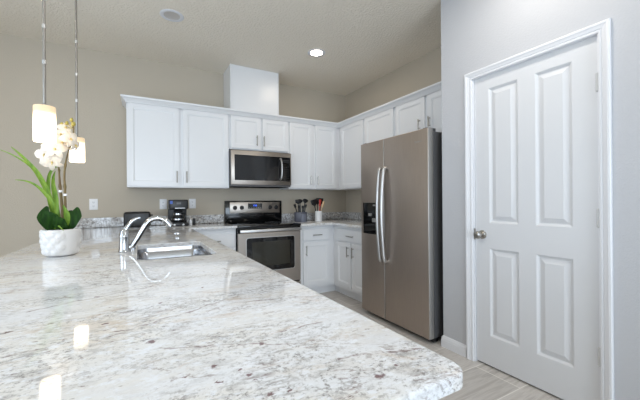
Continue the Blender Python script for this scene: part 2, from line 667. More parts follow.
def baseboard(path, side, name):
    pr = [(0, 0), (.013, 0), (.013, .055), (.011, .062), (.011, .070), (.008, .078), (.004, .088), (0, .090)]
    bm = bmesh.new()
    cols = []
    for o_, z in pr:
        ring = []
        for i, p in enumerate(path):
            p = Vector((*p, 0))
            n = Vector((0, 0, 0))
            segs = []
            if i > 0:
                segs.append(Vector((*path[i], 0)) - Vector((*path[i - 1], 0)))
            if i < len(path) - 1:
                segs.append(Vector((*path[i + 1], 0)) - Vector((*path[i], 0)))
            for s in segs:
                s.normalize()
                n += Vector((s.y, -s.x, 0)) * side
            ring.append(bm.verts.new((p.x + n.x * o_, p.y + n.y * o_, z)))
        cols.append(ring)
    for a, b in zip(cols, cols[1:]):
        for k in range(len(path) - 1):
            bm.faces.new((a[k], a[k + 1], b[k + 1], b[k]))
    struct(name, bm, TRIM, sharp=15)


baseboard([(0, WY), (WX, WY), (WX, DY0 + .056)], 1, 'baseboard_right')
baseboard([(WX, DY1 - .056), (WX, YR)], 1, 'baseboard_pantry')
baseboard([(-3.03, 0), (XL, 0)], -1, 'baseboard_back')


# ------------------------------------------------------------------ upper cabinets
UB, UT, UF = 1.332, 2.202, -0.33


def cabinet_box(bm, x0, x1, y0, y1, z0, z1):
    add_box(bm, x0, x1, y0, y1, z0, z1, 0.0008, 1)


def upper_back(label, x0, x1, z0, doors, pulls, group='white wall cabinets'):
    t = thing('wall_cabinet', label, 'cabinet', ((x0 + x1) / 2, -.165, z0), group)
    bm = bmesh.new()
    cabinet_box(bm, x0, x1, UF + .019 - .0, -.001, z0, UT)
    obj('cabinet_body', bm, WHITE, t)
    for (a, b), hx in zip(doors, pulls):
        bm = bmesh.new()
        mp = back_map(a, UF, z0 + .014)
        shaker(bm, mp, b - a, UT - z0 - .014 - .012)
        d = obj('door', bm, WHITE, t, sharp=15)
        bar_pull(back_map(0, UF, 0), hx, z0 + .115, .125, True, d)
    return t


upper_back('white two-door wall cabinet left of the microwave, at the open end of the run', -2.88, -1.849, UB, [(-2.868, -2.391), (-2.348, -1.862)], (-2.414, -2.316))
upper_back('short white two-door wall cabinet above the microwave', -1.8475, -1.0925, 1.795, [(-1.830, -1.466), (-1.444, -1.104)], (-1.519, -1.429))
upper_back('white two-door wall cabinet between the microwave and the room corner', -1.091, -0.001, UB, [(-1.080, -.748), (-.702, -.376)], (-.782, -.676))


def upper_right(label, y0, y1, z0, doors, pulls, name='wall_cabinet'):
    t = thing(name, label, 'cabinet', (-.165, (y0 + y1) / 2, z0), 'white wall cabinets')
    bm = bmesh.new()
    cabinet_box(bm, UF + .019, -.001, y0, y1, z0, UT)
    obj('cabinet_body', bm, WHITE, t)
    for (a, b), hy in zip(doors, pulls):
        bm = bmesh.new()
        mp = right_map(UF, a, z0 + .014)
        shaker(bm, mp, a - b, UT - z0 - .014 - .012)
        d = obj('door', bm, WHITE, t, sharp=15)
        if hy is not None:
            bar_pull(right_map(UF, 0, 0), -hy, z0 + (.115 if z0 < 1.5 else .14), .10 if z0 > 1.5 else .125, True, d)
    return t


upper_right('tall white single-door wall cabinet in the corner, left of the refrigerator', -.3125, -.9005, UB, [(-.378, -.884)], (None,))
upper_right('short white single-door wall cabinet above the left side of the refrigerator', -.902, -1.451, 1.785, [(-.920, -1.433)], (None,))
upper_right('short white two-door wall cabinet above the refrigerator, beside the pantry wall', -1.4525, -2.322, 1.785, [(-1.475, -1.880), (-1.918, -2.305)], (-1.822, -1.950))

# crown moulding over the whole run
bm = bmesh.new()
cp = [(0, 2.192), (.006, 2.192), (.008, 2.200), (.014, 2.204), (.020, 2.213), (.032, 2.226), (.040, 2.232), (.046, 2.234), (.048, 2.250), (.040, 2.254), (0, 2.254)]
cols = []
for o_, z in cp:
    f = UF - .001
    cols.append([bm.verts.new(p) for p in ((-2.881 - o_, -.001, z), (-2.881 - o_, f - o_, z), (f - o_, f - o_, z), (f - o_, WY + .001, z))])
for a, b in zip(cols, cols[1:]):
    for k in range(3):
        bm.faces.new((a[k], a[k + 1], b[k + 1], b[k]))
# flat dust top
add_box(bm, -2.88, 0, UF, -.001, 2.2445, 2.2535)
add_box(bm, UF, -.001, WY + .001, UF, 2.2445, 2.2535)
tag(obj('crown_molding', bm, WHITE, sharp=20, origin=(-1.6, -.33, 2.2)), 'white crown molding running along the tops of the wall cabinets', 'molding')

# boxed vent chase
bm = bmesh.new()
add_box(bm, -1.838, -1.236, -.345, -.001, 2.256, H - .001, 0.002, 1)
ch = obj('vent_chase', bm, WHITE, origin=(-1.537, -.17, 2.256))
tag(ch, 'tall white box hiding the vent duct, between the cabinet tops and the ceiling', 'vent cover')
bm = bmesh.new()
add_box(bm, -1.838, -1.824, -.352, -.3455, 2.256, H - .001, 0.001, 1)
obj('corner_trim', bm, WHITE, ch)
bm = bmesh.new()
add_box(bm, -1.25, -1.236, -.352, -.3455, 2.256, H - .001, 0.001, 1)
obj('corner_trim', bm, WHITE, ch)

# ------------------------------------------------------------------ base cabinets
BF = -0.60


def base_back(label, x0, x1, drawers, doors, pulls, top=.870):
    t = thing('base_cabinet', label, 'cabinet', ((x0 + x1) / 2, -.3, 0), 'white base cabinets')
    bm = bmesh.new()
    cabinet_box(bm, x0, x1, BF, -.001, .10, top)
    obj('cabinet_body', bm, WHITE, t)
    bm = bmesh.new()
    add_box(bm, x0, x1, -.54, -.02, 0, .099)
    obj('toe_kick', bm, WHITE, t)
    for a, b in drawers:
        bm = bmesh.new()
        add_box(bm, a, b, BF - .019, BF - .0005, 0.690, .828, .002, 1)
        d = obj('drawer', bm, WHITE, t)
        bar_pull(back_map(0, BF - .019, 0), (a + b) / 2, .755, .125, False, d)
    for (a, b), hx in zip(doors, pulls):
        bm = bmesh.new()
        shaker(bm, back_map(a, BF - .019, .140), b - a, .53)
        d = obj('door', bm, WHITE, t, sharp=15)
        bar_pull(back_map(0, BF - .019, 0), hx, .57, .125, True, d)
    return t


base_back('white base cabinet with a drawer, between the range and the corner', -1.088, -.001, [(-1.040, -.668)], [(-1.040, -.668)], (-1.005,))
base_back('white base cabinet with a drawer, between the peninsula and the range', -2.345, -1.852, [(-2.30, -1.868)], [(-2.30, -1.868)], (-1.90,), .888)
t = thing('base_cabinet', 'white base cabinet with one wide drawer over two doors, left of the refrigerator', 'cabinet', (-.3, -.95, 0), 'white base cabinets')
bm = bmesh.new()
cabinet_box(bm, BF, -.001, -.602, -1.368, .10, .870)
obj('cabinet_body', bm, WHITE, t)
bm = bmesh.new()
add_box(bm, -.54, -.02, -.5405, -1.368, 0, .099)
obj('toe_kick', bm, WHITE, t)
bm = bmesh.new()
add_box(bm, BF - .019, BF - .0005, -.700, -1.340, 0.690, .828, .002, 1)
d = obj('drawer', bm, WHITE, t)
bar_pull(right_map(BF - .019, 0, 0), 1.02, .755, .125, False, d)
for a, b, hy in ((-.700, -1.008, -.968), (-1.034, -1.340, -1.074)):
    bm = bmesh.new()
    shaker(bm, right_map(BF - .019, a, .140), a - b, .53)
    d = obj('door', bm, WHITE, t, sharp=15)
    bar_pull(right_map(BF - .019, 0, 0), -hy, .57, .125, True, d)

# peninsula base: hollow carcass of panels
t = thing('peninsula_base', 'white panelled cabinet base carrying the long granite peninsula', 'cabinet', (-2.66, -2.2, 0))
bm = bmesh.new()
add_box(bm, -2.98, -2.96, -3.74, -.02, 0, .888)
obj('back_panel', bm, WHITE, t)
bm = bmesh.new()
add_box(bm, -2.959, -2.361, -3.74, -3.72, 0, .888)
obj('end_panel', bm, WHITE, t)
bm = bmesh.new()
add_box(bm, -2.38, -2.36, -3.719, -.66, .10, .888)
obj('front_panel', bm, WHITE, t)
bm = bmesh.new()
add_box(bm, -2.45, -2.43, -3.719, -.66, 0, .099)
obj('toe_kick', bm, WHITE, t)
yy = -3.70
while yy < -.95:
    bm = bmesh.new()
    mpp = lambda u, v, d, y=yy: Vector((-2.359 + .019 + d, y + u, .14 + v))
    shaker(bm, mpp, .42, .70)
    d = obj('door', bm, WHITE, t, sharp=15)
    tube_b = bmesh.new()
    tube(tube_b, [(-2.312, yy + .38, .66), (-2.312, yy + .38, .78)], .006)
    tube(tube_b, [(-2.34, yy + .38, .68), (-2.312, yy + .38, .68)], .0045, 8)
    tube(tube_b, [(-2.34, yy + .38, .76), (-2.312, yy + .38, .76)], .0045, 8)
    obj('handle', tube_b, NICKEL, d)
    yy += .44


# ------------------------------------------------------------------ worktops
def arc_poly(pts):
    """pts: (x, y, radius) counter-clockwise; returns rounded loop"""
    out = []
    n = len(pts)
    for i in range(n):
        p = Vector(pts[i][:2])
        r = pts[i][2]
        if r <= 0:
            out.append(p)
            continue
        a = (Vector(pts[i - 1][:2]) - p).normalized()
        b = (Vector(pts[(i + 1) % n][:2]) - p).normalized()
        half = a.angle(b) / 2
        tl = r / math.tan(half)
        c = p + (a + b).normalized() * (r / math.sin(half))
        s = p + a * tl - c
        e = p + b * tl - c
        ang = s.angle_signed(e) * -1
        k = 10
        for j in range(k + 1):
            th = ang * j / k
            out.append(c + Vector((s.x * math.cos(th) - s.y * math.sin(th), s.x * math.sin(th) + s.y * math.cos(th))))
    return out


def offset_loop(loop, d):
    n = len(loop)
    out = []
    for i in range(n):
        e1 = (loop[i] - loop[i - 1])
        e2 = (loop[(i + 1) % n] - loop[i])
        e1.normalize()
        e2.normalize()
        n1 = Vector((-e1.y, e1.x))
        n2 = Vector((-e2.y, e2.x))
        m_ = (n1 + n2)
        m_ = m_ / max(0.3, m_.length_squared) * 2
        out.append(loop[i] + m_ * d)
    return out


def slab(bm, outer, holes, z0, z1, er):
    """worktop slab; outer loop CCW, eased upper edge of radius er"""
    fills = {}
    def ring(loop, z):
        return [bm.verts.new((p.x, p.y, z)) for p in loop]
    levels = []
    for k in range(5):
        th = math.pi / 2 * k / 4
        levels.append((er * (1 - math.sin(th)), z1 - er * (1 - math.cos(th))))
    # levels[0]: inset er at z1 ; levels[-1]: inset 0 at z1-er
    rings = [ring(offset_loop(outer, ins), z) for ins, z in levels]
    rings.append(ring(outer, z0 + .002))
    rings.append(ring(offset_loop(outer, .002), z0))
    for a, b in zip(rings, rings[1:]):
        for k in range(len(a)):
            bm.faces.new((a[k], a[(k + 1) % len(a)], b[(k + 1) % len(a)], b[k]))
    def loop_edges(r):
        return [bm.edges.get((r[k], r[(k + 1) % len(r)])) or bm.edges.new((r[k], r[(k + 1) % len(r)])) for k in range(len(r))]
    top, bot = loop_edges(rings[0]), loop_edges(rings[-1])
    for hl in holes:
        a, b, b2 = ring(offset_loop(hl, -.003), z1), ring(hl, z1 - .003), ring(hl, z0)
        for p, q in ((a, b), (b, b2)):
            for k in range(len(p)):
                bm.faces.new((p[k], p[(k + 1) % len(p)], q[(k + 1) % len(p)], q[k]))
        top += loop_edges(a)
        bot += loop_edges(b2)
    bmesh.ops.triangle_fill(bm, edges=top, use_beauty=True)
    bmesh.ops.triangle_fill(bm, edges=bot, use_beauty=True)


SX0, SX1, SY0, SY1 = -2.778, -2.424, -2.490, -1.870
sink_hole = arc_poly([(SX0, SY0, .055), (SX1, SY0, .055), (SX1, SY1, .055), (SX0, SY1, .055)])
outer = arc_poly([(-3.362, -3.808, .032), (-2.3226, -3.808, .032), (-2.3226, -.66, .012), (-1.849, -.66, .004), (-1.849, -.001, 0), (-3.362, -.001, 0)])
bm = bmesh.new()
slab(bm, outer, [sink_hole], .889, .914, .006)
tag(obj('worktop', bm, GR, origin=(-2.8, -2.2, .889)), 'long pale granite peninsula worktop with a sink cut-out, filling the foreground', 'countertop')
outer = arc_poly([(-1.089, -.66, .004), (-.66, -.66, .02), (-.66, -1.372, .006), (-.001, -1.372, 0), (-.001, -.001, 0), (-1.089, -.001, 0)])
bm = bmesh.new()
slab(bm, outer, [], .871, .901, .008)
tag(obj('worktop', bm, GR, origin=(-.6, -.4, .884)), 'L-shaped granite worktop in the corner, between the range and the refrigerator', 'countertop')
bm = bmesh.new()
add_box(bm, -3.362, -1.849, -.021, -.001, .9145, 1.016, .002, 1)
tag(obj('backsplash', bm, GRB, origin=(-2.6, -.01, .9145)), 'low speckled granite backsplash on the back wall left of the range', 'backsplash')
bm = bmesh.new()
add_box(bm, -1.089, -.001, -.021, -.001, .9015, 1.004, .002, 1)
add_box(bm, -.021, -.001, -1.372, -.0215, .9015, 1.004, .002, 1)
tag(obj('backsplash', bm, GRB, origin=(-.5, -.01, .9145)), 'low speckled granite backsplash wrapping the corner right of the range', 'backsplash')

# ------------------------------------------------------------------ sink
t = thing('sink', 'undermount stainless steel double-bowl sink set in the granite peninsula', 'sink', ((SX0 + SX1) / 2, (SY0 + SY1) / 2, .70))


def rrect(x0, x1, y0, y1, r):
    return arc_poly([(x0, y0, r), (x1, y0, r), (x1, y1, r), (x0, y1, r)])


bm = bmesh.new()
e = .006
o1 = rrect(SX0 - .012, SX1 + .012, SY0 - .012, SY1 + .012, .06)
o2 = rrect(SX0 - e, SX1 + e, SY0 - e, SY1 + e, .06)
ym = (SY0 + SY1) / 2
r0 = [bm.verts.new((p.x, p.y, .888)) for p in o1]
r1 = [bm.verts.new((p.x, p.y, .888)) for p in o2]
r2 = [bm.verts.new((p.x, p.y, .868)) for p in offset_loop(o2, .002)]
for a, b in ((r0, r1), (r1, r2)):
    for k in range(len(a)):
        bm.faces.new((a[k], a[(k + 1) % len(a)], b[(k + 1) % len(a)], b[k]))
deck = [bm.edges.get((r2[k], r2[(k + 1) % len(r2)])) for k in range(len(r2))]
for a, b in ((SY0 + .004, ym - .014), (ym + .014, SY1 - .004)):
    base = rrect(SX0 + .004, SX1 - .004, a, b, .055)
    prev = None
    for ins, z in ((0, .868), (.004, .862), (.008, .80), (.014, .72), (.020, .708), (.032, .700), (.06, .697)):
        lp = offset_loop(base, ins)
        rg = [bm.verts.new((p.x, p.y, z)) for p in lp]
        if prev is None:
            deck += [bm.edges.new((rg[k], rg[(k + 1) % len(rg)])) for k in range(len(rg))]
        else:
            for k in range(len(rg)):
                bm.faces.new((prev[k], prev[(k + 1) % len(rg)], rg[(k + 1) % len(rg)], rg[k]))
        prev = rg
    bm.faces.new(prev)
bmesh.ops.triangle_fill(bm, edges=deck, use_beauty=True)
s = obj('basin', bm, SINKM, t)
sm = s.modifiers.new('thickness', 'SOLIDIFY')
sm.thickness = .001
for yc in ((SY0 + ym) / 2, (SY1 + ym) / 2):
    bm = bmesh.new()
    lathe(bm, [(0, -.003), (.028, -.003), (.034, .002), (.042, .003), (.043, 0)], ((SX0 + SX1) / 2, yc, .6985), (0, 0, 1), 24)
    obj('drain', bm, CHROME, t)

# ------------------------------------------------------------------ faucet
FX, FY = -2.837, -2.155
t = thing('faucet', 'chrome single-lever kitchen faucet standing behind the sink', 'faucet', (FX, FY, .914))
bm = bmesh.new()
lathe(bm, [(0, .0005), (.029, .0005), (.030, .004), (.027, .009), (.0250, .02), (.0240, .075), (.0250, .080), (.0250, .084), (.0240, .088), (.021, .105), (.014, .118), (0, .123)], (FX, FY, .914), (0, 0, 1), 28)
obj('body', bm, CHROME, t)
bm = bmesh.new()
sp = smoothpath([(-2.828, FY, .936), (-2.806, FY, .942), (-2.787, FY, .966), (-2.765, FY, 1.005), (-2.735, FY, 1.058), (-2.712, FY, 1.080), (-2.682, FY, 1.087), (-2.652, FY, 1.078), (-2.630, FY, 1.058), (-2.618, FY, 1.040)], 5)
n = len(sp)
tube(bm, sp, [.0125 + .003 * math.sin(min(1, i / n * 1.0) * 1.57) + (.002 if i > n * .78 else 0) for i in range(n)], 16)
obj('spout', bm, CHROME, t)
bm = bmesh.new()
lp = smoothpath([(FX, FY, 1.020), (-2.822, FY, 1.048), (-2.804, FY, 1.072), (-2.782, FY, 1.087), (-2.762, FY, 1.092)], 5)
n = len(lp)
tube(bm, lp, [.016 - .011 * (i / n) ** .6 for i in range(n)], 12, 0.8)
obj('lever', bm, CHROME, t)
bm = bmesh.new()
lathe(bm, [(0, 0), (.014, 0), (.014, .012), (.006, .016), (.005, .024), (.010, .026), (.010, .040), (0, .042)], (-2.800, -2.050, .9145), (0, 0, 1), 16)
tag(obj('soap_dispenser', bm, CHROME, origin=(-2.800, -2.050, .9145)), 'tiny chrome air-gap cap on the worktop behind the faucet lever', 'sink fitting')

# ------------------------------------------------------------------ range
RX0, RX1 = -1.8455, -1.0925
RF = -.655
t = thing('range', 'stainless steel electric range with black glass cooktop between base cabinets', 'stove', ((RX0 + RX1) / 2, -.33, 0))
bm = bmesh.new()
add_box(bm, RX0, RX1, RF + .03, -.03, .03, .888, .002, 1)
obj('body', bm, BLK, t)
for x in (RX0 + .05, RX1 - .05):
    for y in (-.60, -.08):
        bm = bmesh.new()
        lathe(bm, [(0, 0), (.02, 0), (.02, .03), (0, .03)], (x, y, .0), (0, 0, 1), 12)
        obj('foot', bm, BLKP, t)
bm = bmesh.new()
add_box(bm, RX0, RX1, RF - .012, -.075, .889, .909, .004, 2)
ck = obj('cooktop', bm, BLKG, t)
for x, y, r in ((-1.66, -.50, .10), (-1.28, -.50, .085), (-1.66, -.22, .075), (-1.28, -.22, .10)):
    bm = bmesh.new()
    lathe(bm, [(r - .004, .9092), (r - .004, .9096), (r, .9096), (r, .9092)], (x, y, 0), (0, 0, 1), 40)
    obj('burner_ring', bm, GREYP, ck)
bm = bmesh.new()
add_box(bm, RX0, RX1, -.075, -.025, .889, 1.184, .006, 2)
bg = obj('backguard', bm, BLK, t)
bm = bmesh.new()
add_box(bm, RX0 + .055, RX1 - .035, -.085, -.0755, 1.025, 1.166, .004, 2)
cpn = obj('control_panel', bm, STEEL_H, t)
bm = bmesh.new()
add_box(bm, -1.560, -1.375, -.088, -.0855, 1.082, 1.150, .001, 1)
obj('display', bm, BLKG, cpn)
EM = new_mat('blue_lit_digits', srgb(60, 90, 220), 0.4)
bsdf(EM).inputs['Emission Color'].default_value = srgb(70, 120, 255)
bsdf(EM).inputs['Emission Strength'].default_value = 2.2
bm = bmesh.new()
DG = {'1': 'bc', '2': 'abged', '3': 'abgcd', '0': 'abcdef'}
def seg7(bm, ch, x, z, w_=.009, h=.017, t_=.0018, y=-.0886):
    S = {'a': (x, x + w_, z + h - t_, z + h), 'g': (x, x + w_, z + h / 2 - t_ / 2, z + h / 2 + t_ / 2), 'd': (x, x + w_, z, z + t_),
         'b': (x + w_ - t_, x + w_, z + h / 2, z + h), 'c': (x + w_ - t_, x + w_, z, z + h / 2), 'f': (x, x + t_, z + h / 2, z + h), 'e': (x, x + t_, z, z + h / 2)}
    for k in DG[ch]:
        a = S[k]
        add_box(bm, a[0], a[1], y, y + .0005, a[2], a[3])
for i, chh in enumerate('1230'):
    seg7(bm, chh, -1.497 + i * .0125 + (.004 if i > 1 else 0), 1.115)
obj('clock_digits', bm, EM, cpn)
bm = bmesh.new()
for i in range(6):
    add_box(bm, -1.552 + i * .031, -1.552 + i * .031 + .014, -.0887, -.0881, 1.090, 1.095)
obj('touch_keys', bm, LGREY, cpn)
for x in (-1.727, -1.640, -1.262, -1.178):
    bm = bmesh.new()
    lathe(bm, [(0, 0), (.027, 0), (.027, .004), (.022, .008), (.020, .024), (.017, .027), (0, .028)], (x, -.0855, 1.096), (0, -1, 0), 20)
    add_box(bm, x - .003, x + .003, -.1165, -.100, 1.078, 1.114, .001, 1)
    obj('knob', bm, BLKP, cpn)
# oven door
bm = bmesh.new()
add_box(bm, RX0 + .002, RX1 - .002, RF, RF + .029, .235, .824, .003, 1)
od = obj('oven_door', bm, STEEL_H, t)
bm = bmesh.new()
add_box(bm, RX0 + .002, RX1 - .002, RF + .004, RF + .029, .826, .888, .001, 1)
obj('vent_strip', bm, BLK, t)
def rr_plate(bm, x0, x1, z0, z1, r, y0, y1):
    lp = arc_poly([(x0, z0, r), (x1, z0, r), (x1, z1, r), (x0, z1, r)])
    a = [bm.verts.new((p.x, y0, p.y)) for p in lp]
    b = [bm.verts.new((p.x, y1, p.y)) for p in lp]
    bm.faces.new(a)
    bm.faces.new(b[::-1])
    for k in range(len(a)):
        bm.faces.new((a[k], a[(k + 1) % len(a)], b[(k + 1) % len(a)], b[k]))
bm = bmesh.new()
rr_plate(bm, -1.757, -1.168, .385, .775, .03, RF - .0035, RF + .001)
obj('window_trim', bm, BAR, od)
bm = bmesh.new()
rr_plate(bm, -1.750, -1.175, .392, .768, .025, RF - .005, RF - .0035)
gl = obj('oven_window', bm, BLKG, od)
GL2 = new_mat('tinted_oven_glass', srgb(46, 45, 38), 0.06)
bm = bmesh.new()
rr_plate(bm, -1.690, -1.235, .450, .722, .008, RF - .0056, RF - .0050)
obj('glass_pane', bm, GL2, gl)
bm = bmesh.new()
add_box(bm, RX0 + .012, RX1 - .012, RF - .058, RF - .040, .832, .866, .007, 3)
for x in (RX0 + .05, RX1 - .05):
    add_box(bm, x - .012, x + .012, RF - .042, RF + .006, .838, .858, .003, 2)
obj('oven_handle', bm, BAR, od)
bm = bmesh.new()
add_box(bm, RX0 + .002, RX1 - .002, RF + .002, RF + .029, .06, .222, .003, 1)
obj('storage_drawer', bm, STEEL_H, t)

# ------------------------------------------------------------------ microwave
MX0, MX1, MZ0, MZ1, MF = -1.8465, -1.0935, 1.352, 1.775, -.400
t = thing('microwave', 'stainless steel over-the-range microwave with black window', 'microwave', ((MX0 + MX1) / 2, -.2, MZ0))
bm = bmesh.new()
add_box(bm, MX0, MX1, MF + .03, -.002, MZ0, MZ1, .002, 1)
add_box(bm, MX0 + .01, MX1 - .01, MF + .012, -.002, MZ0, MZ0 + .02)
obj('body', bm, GREYP, t)
bm = bmesh.new()
add_box(bm, MX0, MX1, MF + .002, MF + .0295, MZ0 + .022, MZ1, .003, 2)
md = obj('door', bm, STEEL_H, t)
bm = bmesh.new()
rr_plate(bm, -1.808, -1.108, 1.425, 1.722, .006, MF - .001, MF + .003)
g_ = obj('black_glass_front', bm, BLKG, md)
MWIN = new_mat('microwave_window_mesh', srgb(24, 25, 27), 0.10)
bm = bmesh.new()
rr_plate(bm, -1.790, -1.290, 1.447, 1.700, .006, MF - .0018, MF - .0012)
obj('window_pane', bm, MWIN, g_)
bm = bmesh.new()
hp = smoothpath([(-1.242, MF + .0, 1.700), (-1.242, MF - .022, 1.692), (-1.238, MF - .036, 1.64), (-1.237, MF - .040, 1.572), (-1.238, MF - .036, 1.505), (-1.242, MF - .022, 1.452), (-1.242, MF + .0, 1.444)], 5)
tube(bm, hp, .0145, 12, 0.6)
obj('handle', bm, BAR, md)
for i in range(6):
    for j in range(3):
        bm = bmesh.new()
        add_box(bm, -1.200 + j * .028, -1.182 + j * .028, MF - .0014, MF - .0009, 1.455 + i * .027, 1.466 + i * .027)
        obj('key', bm, BLKP, md)
bm = bmesh.new()
add_box(bm, -1.202, -1.124, MF - .0014, MF - .0009, 1.655, 1.690)
obj('clock_display', bm, BLKP, md)
bm = bmesh.new()
add_box(bm, -1.50, -1.43, MF - .0008, MF + .003, 1.744, 1.752, .0003, 1)
obj('nameplate', bm, LGREY, md)

# ------------------------------------------------------------------ refrigerator
FX0 = -.7397
FYa, FYb = -1.3885, -2.293
GAP = -1.752
t = thing('refrigerator', 'tall dark stainless side-by-side refrigerator with two long bowed handles', 'refrigerator', (-.36, (FYa + FYb) / 2, 0))
bm = bmesh.new()
add_box(bm, FX0 + .066, -.03, FYa - .004, FYb + .004, .045, 1.735, .003, 1)
obj('body', bm, GREYP, t)
bm = bmesh.new()
add_box(bm, FX0 + .055, FX0 + .085, FYa - .01, FYb + .01, .012, .075, .002, 1)
obj('base_grille', bm, BLKP, t)
for y in (FYa - .05, FYb + .05):
    for x in (FX0 + .12, -.08):
        bm = bmesh.new()
        lathe(bm, [(0, 0), (.022, 0), (.022, .05), (0, .05)], (x, y, 0), (0, 0, 1), 12)
        obj('foot', bm, BLKP, t)
for (a, b) in ((FYa, GAP + .003), (GAP - .003, FYb)):
    bm = bmesh.new()
    add_box(bm, FX0, FX0 + .058, a, b, .045, 1.759, .006, 3)
    dd = obj('door', bm, [FRIDGE, LGREY], t)
    for p in dd.data.polygons:
        if abs(p.normal.y) > .7:
            p.material_index = 1
    if a == FYa:
        fd = dd
    else:
        rd = dd
for y in (FYa - .04, FYb + .05):
    bm = bmesh.new()
    add_box(bm, FX0 + .02, FX0 + .12, y - .025, y + .025, 1.736, 1.768, .004, 2)
    obj('hinge_cover', bm, GREYP, t)


def fhandle(y, dr):
    bm = bmesh.new()
    pts = smoothpath([(FX0 + .002, y, 1.478), (FX0 - .024, y, 1.470), (FX0 - .036, y, 1.40), (FX0 - .052, y, 1.22), (FX0 - .058, y, 1.04), (FX0 - .052, y, .86), (FX0 - .036, y, .675), (FX0 - .024, y, .605), (FX0 + .002, y, .597)], 6)
    tube(bm, pts, .0185, 14, 0.8)
    obj('handle', bm, BAR, dr)


fhandle(-1.722, fd)
fhandle(-1.784, rd)
# dispenser: recessed cavity
bm = bmesh.new()
d0, d1, dz0, dz1 = -1.432, -1.668, .838, 1.152
add_box(bm, FX0 - .005, FX0 - .0002, d0, d1, dz0, dz0 + .012, .001, 1)
add_box(bm, FX0 - .005, FX0 - .0002, d0, d1, 1.045, dz1, .001, 1)
add_box(bm, FX0 - .005, FX0 - .0002, d0, d0 - .010, dz0, dz1, .001, 1)
add_box(bm, FX0 - .005, FX0 - .0002, d1 + .010, d1, dz0, dz1, .001, 1)
add_box(bm, FX0 - .0012, FX0 - .0002, d0, d1, dz0, dz1)
dp = obj('dispenser', bm, BLKG, fd)
bm = bmesh.new()
add_box(bm, FX0 - .022, FX0 - .002, -1.535, -1.575, 1.020, 1.046, .003, 1)
obj('dispenser_paddle', bm, LGREY, dp)
bm = bmesh.new()
add_box(bm, FX0 - .020, FX0 - .002, -1.590, -1.640, 0.960, 0.998, .003, 1)
obj('dispenser_paddle', bm, LGREY, dp)
bm = bmesh.new()
add_box(bm, FX0 - .0058, FX0 - .0048, -1.590, -1.640, 1.118, 1.134)
obj('dispenser_light', bm, LGREY, dp)
bm = bmesh.new()
# small maker's mark, too faint to read: a short row of fine strokes
x = 0
for i in range(9):
    hh = (.016, .013, .009, .009, .015, .011, .009, .009, .015)[i]
    add_box(bm, FX0 - .0012, FX0 - .0002, -2.150 - i * .0085, -2.1545 - i * .0085, 1.655, 1.655 + hh)
obj('nameplate', bm, LGREY, rd)

# ------------------------------------------------------------------ ceiling lights
EMC = new_mat('lit_lamp_lens', (1, 1, 1, 1), 0.4)
bsdf(EMC).inputs['Emission Color'].default_value = (1.0, 0.90, 0.76, 1)
bsdf(EMC).inputs['Emission Strength'].default_value = 30


def downlight(x, y, lit, label, power=0, col=(1.0, .86, .70)):
    t = thing('recessed_light', label, 'ceiling light', (x, y, H), 'recessed ceiling lights')
    bm = bmesh.new()
    lathe(bm, [(.062, -.0005), (.066, -.004), (.090, -.006), (.096, -.003), (.096, -.0005)], (x, y, H), (0, 0, 1), 40)
    obj('trim_ring', bm, TRIM, t)
    bm = bmesh.new()
    lathe(bm, [(0, -.0022), (.058, -.0022), (.064, -.0040), (.064, -.0008)], (x, y, H), (0, 0, 1), 32)
    obj('lens', bm, EMC if lit else LENS, t)
    if lit:
        l = area('downlight_lamp', (x, y, H - .012), (0, 0, 0), .12, .12, power, col, 'DISK')
        l.parent = t
        l.location = (0, 0, -.012)


LENS = new_mat('unlit_lamp_lens', srgb(196, 192, 188), 0.5)
downlight(-1.08, -1.06, True, 'lit recessed ceiling light glowing above the range', 3)
downlight(-2.512, -1.083, False, 'unlit round recessed ceiling light with grey lens, above the sink side')
# the same lamps continue outside the frame; the dining-side pair is added
downlight(-1.15, -3.1, True, 'lit recessed ceiling light in front of the pantry door', 7, (1, .95, .88))
downlight(-2.5, -3.1, True, 'lit recessed ceiling light over the near end of the peninsula', 4, (.95, .97, 1.0))
downlight(-1.15, -5.2, True, 'lit recessed ceiling light behind the viewpoint, by the pantry wall', 10, (.92, .96, 1.0))
downlight(-4.3, -1.5, True, 'added unseen ceiling light over the dining side, warming the back wall', 4, (1, .83, .64))  # unseen lamp added for warm light on the back wall
downlight(-4.3, -3.4, True, 'added unseen ceiling light over the dining side by the added left window', 3, (.92, .96, 1.0))  # unseen lamp added as extra light from the left

# ------------------------------------------------------------------ pendants
PG = bpy.data.materials.new('lit_frosted_glass')
PG.use_nodes = True
b = bsdf(PG)
b.inputs['Base Color'].default_value = srgb(180, 165, 140)
b.inputs['Roughness'].default_value = 0.35
tc = N(PG, 'ShaderNodeTexCoord')
sx = N(PG, 'ShaderNodeSeparateXYZ')
lk(PG, tc.outputs['Generated'], sx.inputs[0])
lk(PG, ramp(PG, sx.outputs['Z'], [(0.0, (1, .84, .62, 1)), (.35, (1, .86, .66, 1)), (.62, (1, .86, .66, 1)), (.85, (1, .74, .44, 1))]), b.inputs['Emission Color'])
st = N(PG, 'ShaderNodeMapRange')
st.inputs['From Min'].default_value = .45
st.inputs['From Max'].default_value = .85
st.inputs['To Min'].default_value = 6.0
st.inputs['To Max'].default_value = .62
lk(PG, sx.outputs['Z'], st.inputs['Value'])
lk(PG, st.outputs[0], b.inputs['Emission Strength'])


RODM = new_mat('brushed_nickel_rod', srgb(150, 146, 140), 0.4, 0.9)
EMB = new_mat('pendant_bulb', (1, 1, 1, 1), 0.4)
bsdf(EMB).inputs['Emission Color'].default_value = (1.0, 0.90, 0.76, 1)
bsdf(EMB).inputs['Emission Strength'].default_value = 3


